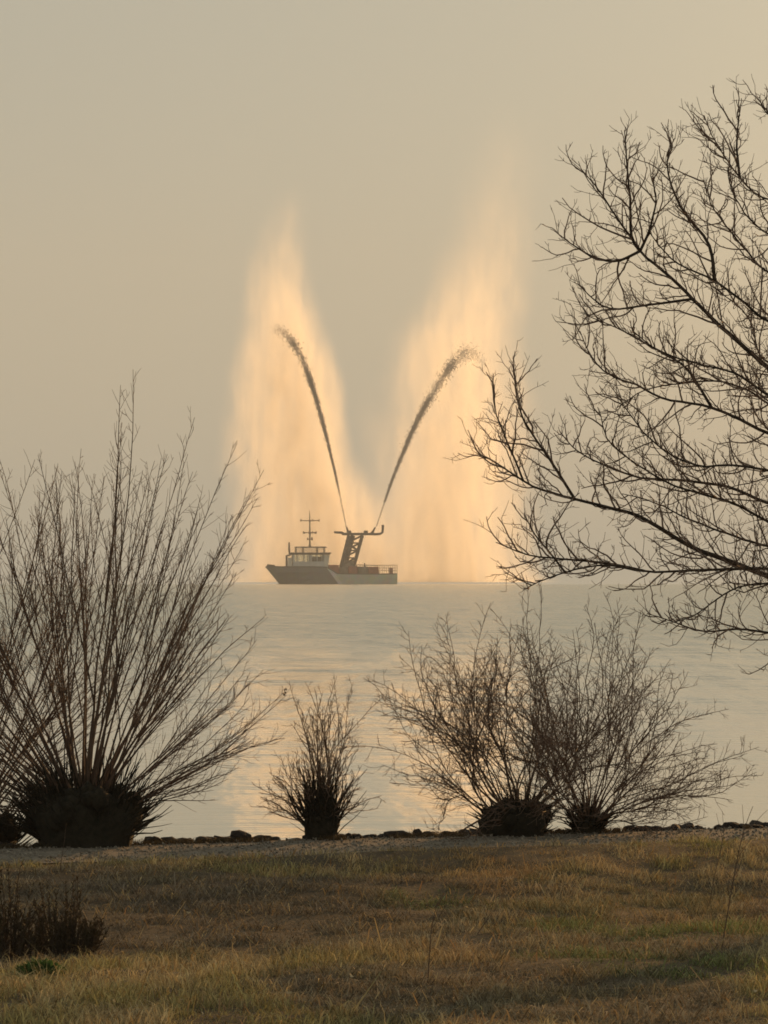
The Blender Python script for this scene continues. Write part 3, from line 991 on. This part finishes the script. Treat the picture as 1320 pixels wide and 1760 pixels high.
W1 = shooty('pollard_willow', 'pollard willow with thick dark stump and tall fan of shoots between two neighbours', 'leafless shrubs along the shore',
            (145, 1458), 30.1, 85 * PXW, 100 * PXW, fan(11, -84, -50, L_will, 1, 0.28) + fan(44, -50, 34, L_will, 11, 0.26) + fan(13, 36, 84, L_will, 12, 0.30), 21, 0.27, 0.062, (18, 50), forks=2, jit=0.040, r0=0.0092, cat='willow', upc=0.25, stubs=520, stub_len=0.46)
W2 = shooty('pollard_willow', 'pollard willow cut off by the frame, shoots overlapping its taller neighbour', 'leafless shrubs along the shore',
            (-65, 1425), 30.6, 80 * PXW, 120 * PXW, fan(46, -70, 52, lambda a: PXW * np.interp(a, [-70, -20, 0, 12, 25, 40, 52], [420, 600, 680, 640, 520, 420, 300]), 2, 0.28),
            22, 0.26, 0.068, (18, 50), forks=2, jit=0.040, r0=0.0092, cat='willow', upc=0.25, stubs=300, stub_len=0.46)
W3 = shooty('small_shrub', 'small narrow shrub with upright rods and a dark tangled base', 'leafless shrubs along the shore',
            (554, 1445), 30.9, 27 * PXW, 62 * PXW,
            fan(16, -15, 17, lambda a: PXW * np.interp(abs(a), [0, 10, 24], [255, 215, 150]), 3, 0.12) +
            fan(34, -88, 74, lambda a: PXW * np.interp(a, [-86, -40, 0, 30, 70], [130, 140, 110, 120, 80]), 4, 0.40),
            23, 0.14, 0.05, (25, 60), forks=1, jit=0.085, r0=0.0050, upc=0.3, stubs=300, stub_len=0.40, stub_spread=0.12)
L4 = lambda a: PXW * np.interp(a, [-86, -60, -35, -10, 10, 35, 60, 80], [255, 365, 410, 440, 445, 365, 260, 140])
W4 = shooty('spreading_shrub', 'wide twiggy shrub with a squat dark stump at its foot', 'leafless shrubs along the shore',
            (887, 1432), 31.3, 55 * PXW, 58 * PXW, fan(37, -86, 68, L4, 5, 0.5), 24, 0.22, 0.045, (30, 80), forks=3, jit=0.16, r0=0.0072, upc=0.45, sub2=0.8)
L5 = lambda a: PXW * np.interp(a, [-60, -30, -8, 10, 30, 50, 70, 84], [235, 345, 430, 440, 390, 320, 265, 205])
W5 = shooty('spreading_shrub', 'wide twiggy shrub without a thick stump, fanning towards open water', 'leafless shrubs along the shore',
            (1010, 1427), 31.6, 24 * PXW, 30 * PXW, fan(38, -62, 84, L5, 6, 0.5), 25, 0.22, 0.045, (30, 76), forks=3, jit=0.145, r0=0.0072, upc=0.45, sub2=0.8)

# ---- grassy litter round the stumps (dark, dead blades)
# ------------------------------------------------------------------ stones along the water's edge
r = random.Random(5)
stones = []
for px in list(range(-60, 1400, 15)):
    stones.append((px + r.uniform(-6, 6), r.uniform(0.35, 0.75), r.uniform(0.03, 0.062)))
for px, s_ in ((265, .17), (300, .10), (355, .12), (412, .17), (430, .10), (615, .12), (680, .16), (720, .12), (1095, .13), (1130, .12), (1160, .15), (1235, .10), (1300, .12)):
    stones.append((px, 0.40, s_ * 0.37))
for k, (px, off, sz) in enumerate(stones):
    X0 = (px - 660) / F * 31
    Y0 = Ys(X0) + off
    X0 = (px - 660) / F * Y0
    mb = MB()
    blob(mb, (0, 0, 0), (sz * r.uniform(1.0, 1.7), sz * r.uniform(0.8, 1.2), sz * r.uniform(0.55, 0.85)), 300 + k, 0.3, 2, True)
    o = mb.build('shore_stone', M['rock'])
    o.location = (X0, Y0, float(ground(X0, Y0)) + sz * 0.25)
    o.rotation_euler = (0, 0, r.uniform(0, 6.28))
    tag(o, 'dark stone lying along the water\'s edge behind the path', 'stone', 'stones lining the water\'s edge')


# ------------------------------------------------------------------ grass
def blades(name, X, Y, h, w, col, lean, material, curl=0.5, zoff=0.0):
    n = len(X)
    Z = ground(X, Y) - 0.01 + zoff
    a = rng.random(n) * 2 * np.pi
    b_ = rng.random(n) * 2 * np.pi
    sx, sy = np.cos(a) * w, np.sin(a) * w
    lx, ly = np.cos(b_) * lean * h, np.sin(b_) * lean * h
    base = np.stack([X, Y, Z], 1)
    s = np.stack([sx, sy, sx * 0], 1)
    mid = base + np.stack([lx * 0.35, ly * 0.35, h * 0.6], 1)
    tip = base + np.stack([lx * 1.1, ly * 1.1, h * (1 - curl * lean * 0.6)], 1)
    V = np.stack([base - s, base + s, mid + s * 0.7, mid - s * 0.7, tip], 1).reshape(-1, 3)
    i = np.arange(n)[:, None] * 5
    tri = np.concatenate([i + np.array([[0, 1, 2]]), i + np.array([[0, 2, 3]]), i + np.array([[3, 2, 4]])], 1).reshape(-1, 3)
    me = bpy.data.meshes.new(name)
    me.vertices.add(len(V)); me.vertices.foreach_set('co', V.ravel())
    me.loops.add(tri.size); me.loops.foreach_set('vertex_index', tri.ravel().astype(np.int32))
    me.polygons.add(len(tri)); me.polygons.foreach_set('loop_start', np.arange(0, tri.size, 3, dtype=np.int32))
    me.update(calc_edges=True)
    ca = me.attributes.new('Col', 'FLOAT_COLOR', 'POINT')
    c = np.concatenate([np.clip(col, 0.005, 0.7), np.ones((n, 1))], 1)
    ca.data.foreach_set('color', np.repeat(c, 5, axis=0).ravel())
    me.materials.append(material)
    o = bpy.data.objects.new(name, me)
    COL.objects.link(o)
    return o


def turf(n, ymin, ymax):
    Y = ymin + (ymax - ymin) * rng.random(n)
    half = 1.6 + Y * 0.105
    X = (rng.random(n) * 2 - 1) * half
    keep = Y < Ys(X) - 1.52 + 0.25 * (fbm(X * 1.3, X * 0 + 4) - .5) + 0.20 * rng.normal(size=n)
    return X[keep], Y[keep]


X, Y = turf(460000, 15.5, 32.0)
d = Y - Ys(X)
f1 = fbm(X * 0.8 + 2, Y * 0.35 + 8)
f2 = fbm(X * 2.6 + 20, Y * 1.5)
f3 = fbm(X * 0.5 + 40, Y * 0.30 + 13, 3)
clump = fbm(X * 4 + 7, Y * 4, 3)
olive = np.array([0.280, 0.245, 0.105]); tan = np.array([0.380, 0.308, 0.172]); rust = np.array([0.345, 0.222, 0.115])
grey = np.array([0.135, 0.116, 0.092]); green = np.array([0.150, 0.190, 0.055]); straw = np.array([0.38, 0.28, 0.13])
mixc = lambda a, b_, t: a * (1 - t)[:, None] + b_ * t[:, None]
col = mixc(np.broadcast_to(olive, (len(X), 3)), tan, smooth(0.40, 0.62, f2))
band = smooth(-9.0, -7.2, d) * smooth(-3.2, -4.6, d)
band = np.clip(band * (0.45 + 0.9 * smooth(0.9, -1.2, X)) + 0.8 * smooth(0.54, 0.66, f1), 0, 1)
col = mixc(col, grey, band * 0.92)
col = mixc(col, rust, np.clip(smooth(0.44, 0.60, f3) * smooth(-0.6, 0.9, X), 0, 1) * 0.75 * (1 - band * 0.7))
col = mixc(col, green, smooth(0.56, 0.70, fbm(X * 0.9 + 60, Y * 0.5 + 30)) * 0.7 * smooth(-1.0, 0.5, X))
sel = rng.random(len(X))
col = np.where((sel < 0.11)[:, None], straw * (0.6 + 0.5 * rng.random((len(X), 1))), col)
col = col * (0.42 + 1.2 * rng.random((len(X), 1))) * (0.72 + 0.7 * clump[:, None])
h = (0.016 + 0.052 * rng.random(len(X)) ** 1.7) * (0.52 + 1.3 * smooth(0.38, 0.66, clump)) * (1 - 0.12 * band) * (0.85 + 0.3 * smooth(-2.0, -5, d))
tall = rng.random(len(X)) < 0.004
h = np.where(tall, h * 2.2 + 0.05, h)
w = 0.0014 + 0.0034 * rng.random(len(X)) ** 2
lean = np.clip(0.45 + 0.75 * rng.random(len(X)) + 0.7 * band, 0, 1.7)
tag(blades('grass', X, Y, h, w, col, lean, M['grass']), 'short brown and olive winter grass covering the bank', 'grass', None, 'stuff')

# pale dead stems and tufts standing and lying through the turf
X, Y = turf(14000, 15.5, 31.5)
cl = fbm(X * 2.2 + 31, Y * 1.4 + 77, 3)
ke = rng.random(len(X)) < smooth(0.46, 0.66, cl) + 0.05
X, Y = X[ke], Y[ke]
n = len(X)
f = rng.random((n, 1))
col = (straw * (1 - f) + np.array([0.30, 0.19, 0.10]) * f) * (0.6 + 0.7 * rng.random((n, 1)))
tag(blades('dead_stems', X, Y, 0.03 + 0.10 * rng.random(n) ** 1.5, 0.0022 + 0.0026 * rng.random(n), col, 0.4 + 1.2 * rng.random(n), M['grass']),
    'pale dead grass stems scattered through the turf', 'grass', None, 'stuff')
# loose gravel on the path
mb = MB()
tet = np.array([(0, 0, 0.8), (.94, 0, -.33), (-.47, .82, -.33), (-.47, -.82, -.33)])
for k in range(6500):
    x_ = rng.uniform(-4.5, 5.0); y_ = Ys(x_) + rng.uniform(-1.6, 0.35)
    Q, _ = np.linalg.qr(rng.normal(size=(3, 3)))
    mb.add(np.array([x_, y_, float(ground(x_, y_)) + 0.012]) + (tet * (0.006 + 0.016 * rng.random() ** 3)) @ Q, [(0, 1, 2), (0, 2, 3), (0, 3, 1), (1, 3, 2)])
tag(mb.build('gravel', noisy('gravel_stone', (0.12, 0.10, 0.08), (0.34, 0.30, 0.24), 25, 0.9)), 'loose gravel strewn over the shore path', 'gravel', None, 'stuff')
# darker dead grass along the foot of the shrubs
n = 16000
X = rng.uniform(-4.2, 4.4, n)
Y = Ys(X) + np.abs(rng.normal(size=n)) * 0.16 + 0.10
ke = fbm(X * 1.7 + 50, X * 0 + 3) > 0.42
X, Y = X[ke], Y[ke]
col = np.array([0.075, 0.058, 0.032]) * (0.5 + rng.random((len(X), 1)))
tag(blades('shore_grass', X, Y, 0.02 + 0.06 * rng.random(len(X)), 0.002 + 0 * X, col, 0.5 + 0.4 * rng.random(len(X)), M['grass']),
    'thin dark dead grass between path and stones', 'grass', None, 'stuff')

# ------------------------------------------------------------------ low evergreen bush on the left, green rosette, stalks, leaves


def leafmesh(name, P, D, ln, wd, col, material, parent, origin):
    """small pointed leaves: P positions, D directions"""
    n = len(P)
    D = D / np.linalg.norm(D, axis=1)[:, None]
    s = np.cross(D, rng.normal(size=(n, 3))); s /= np.linalg.norm(s, axis=1)[:, None]
    V = np.stack([P, P + D * ln[:, None] * 0.5 + s * wd[:, None], P + D * ln[:, None], P + D * ln[:, None] * 0.5 - s * wd[:, None]], 1).reshape(-1, 3) - np.asarray(origin)
    fs = (np.arange(n)[:, None] * 4 + np.arange(4)[None, :])
    me = bpy.data.meshes.new(name)
    me.from_pydata(V.tolist(), [], fs.tolist())
    ca = me.attributes.new('Col', 'FLOAT_COLOR', 'POINT')
    c = np.concatenate([col, np.ones((n, 1))], 1)
    ca.data.foreach_set('color', np.repeat(c, 4, axis=0).ravel())
    me.materials.append(material)
    o = bpy.data.objects.new(name, me); COL.objects.link(o)
    o.parent = parent
    o['kind'] = 'stuff'
    return o


def on_ground(px, py):
    """where the sight line through a photo pixel meets the ground"""
    lo, hi = 12.0, 34.0
    for _ in range(50):
        md = 0.5 * (lo + hi)
        p = at(px, py, md)
        if p[2] > float(ground(p[0], md)): lo = md
        else: hi = md
    p = at(px, py, lo)
    return np.array([p[0], lo, float(ground(p[0], lo))])


def heath(px, py, label, nst, hgt, spread, seed):
    c = on_ground(px, py)
    root = empty('heath_bush', c); tag(root, label, 'bush')
    rl = random.Random(seed)
    mb = MB(); Ps, Ds = [], []
    for k in range(nst):
        b0 = c + np.array([rl.uniform(-1, 1) * spread, rl.gauss(0, spread * 0.4), 0])
        t = (b0[0] - c[0]) / spread
        hh = hgt * (1 - 0.6 * t * t) * (0.78 + 0.22 * math.sin(b0[0] * 60 + seed)) * rl.uniform(0.5, 1.15)
        P = grow(b0 - np.array([0, 0, .02]), (0.35 * t + rl.gauss(0, .12), rl.gauss(0, .15), 1), hh, 8, up=0.3, jit=0.05, r=rl)
        mb.tube(P, np.linspace(0.004, 0.0015, 9), 3, False)
        for q in range(46):
            u = rl.uniform(0.15, 1.0)
            p, tt_ = along(P, u)
            Ps.append(p); Ds.append(perp_dir(tt_, math.radians(rl.uniform(20, 55)), rl.uniform(0, 6.28)))
    mb.build('stems', M['bark'], root, False, origin=c).location = (0, 0, 0)
    n = len(Ps)
    f = rng.random((n, 1))
    col = np.array([0.030, 0.028, 0.014]) * (1 - f) + np.array([0.075, 0.052, 0.030]) * f
    leafmesh('foliage', np.array(Ps), np.array(Ds), rng.uniform(0.014, 0.034, n), rng.uniform(0.002, 0.0045, n), col, M['leaf'], root, c)


heath(112, 1640, 'dark upright heath bush beside the green plant', 110, 0.42, 0.15, 41)
heath(2, 1645, 'dark ragged heath bush cut by the frame edge', 120, 0.50, 0.19, 42)

c = on_ground(70, 1682)
root = empty('green_plant', c); tag(root, 'small bright green leafy plant at the foot of the dark bush', 'plant')
n = 700
a = rng.random(n) * 6.28; rr = 0.085 * np.sqrt(rng.random(n))
P = c + np.stack([1.3 * rr * np.cos(a), rr * np.sin(a), 0.02 + 0.085 * rng.random(n) * (1 - rr / 0.1)], 1)
D = np.stack([np.cos(a), np.sin(a), 0.5 + rng.random(n)], 1)
leafmesh('leaves', P, D, rng.uniform(0.02, 0.045, n), rng.uniform(0.005, 0.010, n),
         np.array([0.070, 0.130, 0.035]) * (0.5 + 0.9 * rng.random((n, 1))), M['leaf'], root, c)


def stalk(px0, py0, bend, label, seed, nb=5, r0=0.0035):
    c = on_ground(px0, py0)
    root = empty('weed_stalk', c); tag(root, label, 'weed', 'dry weed stalks standing in the grass')
    rl = random.Random(seed)
    pts = [c] + [at(x, y, c[1]) for x, y in bend]
    C, Ln = spline(pts, 18)
    mb = MB(); mb.tube(C, np.linspace(r0, 0.0014, 18), 4); mb.build('stem', M['shoot'], root, False, origin=c).location = (0, 0, 0)
    for _ in range(nb):
        mb = MB()
        p, t = along(C, rl.uniform(0.35, 0.95))
        q = grow(p, perp_dir(t, math.radians(rl.uniform(18, 35)), rl.uniform(0, 6.28)), rl.uniform(0.06, 0.2), 5, up=0.3, jit=0.06, r=rl)
        mb.tube(q, np.linspace(0.0018, 0.0011, 6), 3, False)
        mb.build('side_stem', M['shoot'], root, False, origin=c).location = (0, 0, 0)


stalk(1240, 1634, [(1252, 1560), (1268, 1470), (1282, 1415), (1294, 1386)], 'tallest dry weed stalk, rising above the path', 51, 7)
stalk(1218, 1560, [(1228, 1505), (1240, 1455), (1246, 1420)], 'thin dry weed stalk behind the tallest one', 52, 3, 0.0025)
stalk(735, 1690, [(738, 1640), (742, 1590), (752, 1548)], 'thin dark weed stalk alone in the middle of the grass', 53, 4, 0.0028)
stalk(103, 1498, [(106, 1475), (112, 1438)], 'short dry weed stalk in front of the thick willow stump', 54, 2, 0.003)
stalk(820, 1606, [(838, 1580), (846, 1560)], 'short leaning weed stalk amid rusty grass', 55, 2, 0.0024)

# dead leaves caught in the willow and fallen leaves in the grass
for (px, py, Y0) in ((301, 1167, 30.0), (489, 1184, 30.0)):
    p = at(px, py, Y0)
    wood = np.concatenate(WOOD[21])          # caught on the nearest shoot
    dx = (wood[:, 0] / wood[:, 1] - p[0] / p[1]) ** 2 + ((wood[:, 2] - H) / wood[:, 1] - (p[2] - H) / p[1]) ** 2
    p = wood[int(np.argmin(dx))]
    n = 5
    o = leafmesh('dead_leaf', p + rng.normal(size=(n, 3)) * 0.006, rng.normal(size=(n, 3)), np.full(n, 0.030), np.full(n, 0.009),
                 np.array([0.05, 0.03, 0.02]) * np.ones((n, 1)), M['leaf'], W1[0], W1[1])
    del o['kind']
r = random.Random(9)
spots = [(697, 1466), (100, 1722), (200, 1737), (310, 1730), (495, 1718), (855, 1728), (748, 1740), (1175, 1664), (1300, 1715), (1005, 1478), (325, 1578), (345, 1755), (605, 1690), (1120, 1680), (30, 1735), (560, 1748), (1010, 1745), (270, 1560)]
for k, (px, py) in enumerate(spots):
    c = on_ground(px, py)
    mb = MB()
    a = np.linspace(0, 2 * math.pi, 9)[:-1]
    L_, w_ = r.uniform(0.018, 0.032), r.uniform(0.008, 0.014)
    V = [(math.cos(q) * L_, math.sin(q) * w_, 0.006 * math.cos(2 * q) + 0.004 * r.random()) for q in a] + [(0, 0, -0.002)]
    mb.add(V, [(i, (i + 1) % 8, 8) for i in range(8)])
    me_m = M.setdefault('deadleaf', noisy('fallen_leaf_skin', (0.34, 0.25, 0.13), (0.52, 0.42, 0.26), 30, 0.7))
    o = mb.build('fallen_leaf', me_m)
    o.location = (c[0], c[1], c[2] + 0.035)
    o.rotation_euler = (r.uniform(0.2, 0.9), r.uniform(-0.4, 0.4), r.uniform(0, 6.28))
    tag(o, 'pale dry leaf fallen in the grass', 'leaf', 'pale leaves fallen in the grass')

# ------------------------------------------------------------------ haze
mb = MB(); mb.box(-900, 900, -60, 2240, -3, 175)
m = bpy.data.materials.new('haze_air'); m.use_nodes = True
N, L = m.node_tree.nodes, m.node_tree.links
N.clear()
out = N.new('ShaderNodeOutputMaterial'); pv = N.new('ShaderNodeVolumePrincipled')
pv.inputs['Color'].default_value = (0.98, 0.96, 0.92, 1)
pv.inputs['Density'].default_value = 0.00022
pv.inputs['Anisotropy'].default_value = 0.0
L.new(pv.outputs[0], out.inputs['Volume'])
hz = mb.build('haze', m)
tag(hz, 'thin pale evening haze over the water', 'haze', None, 'stuff')
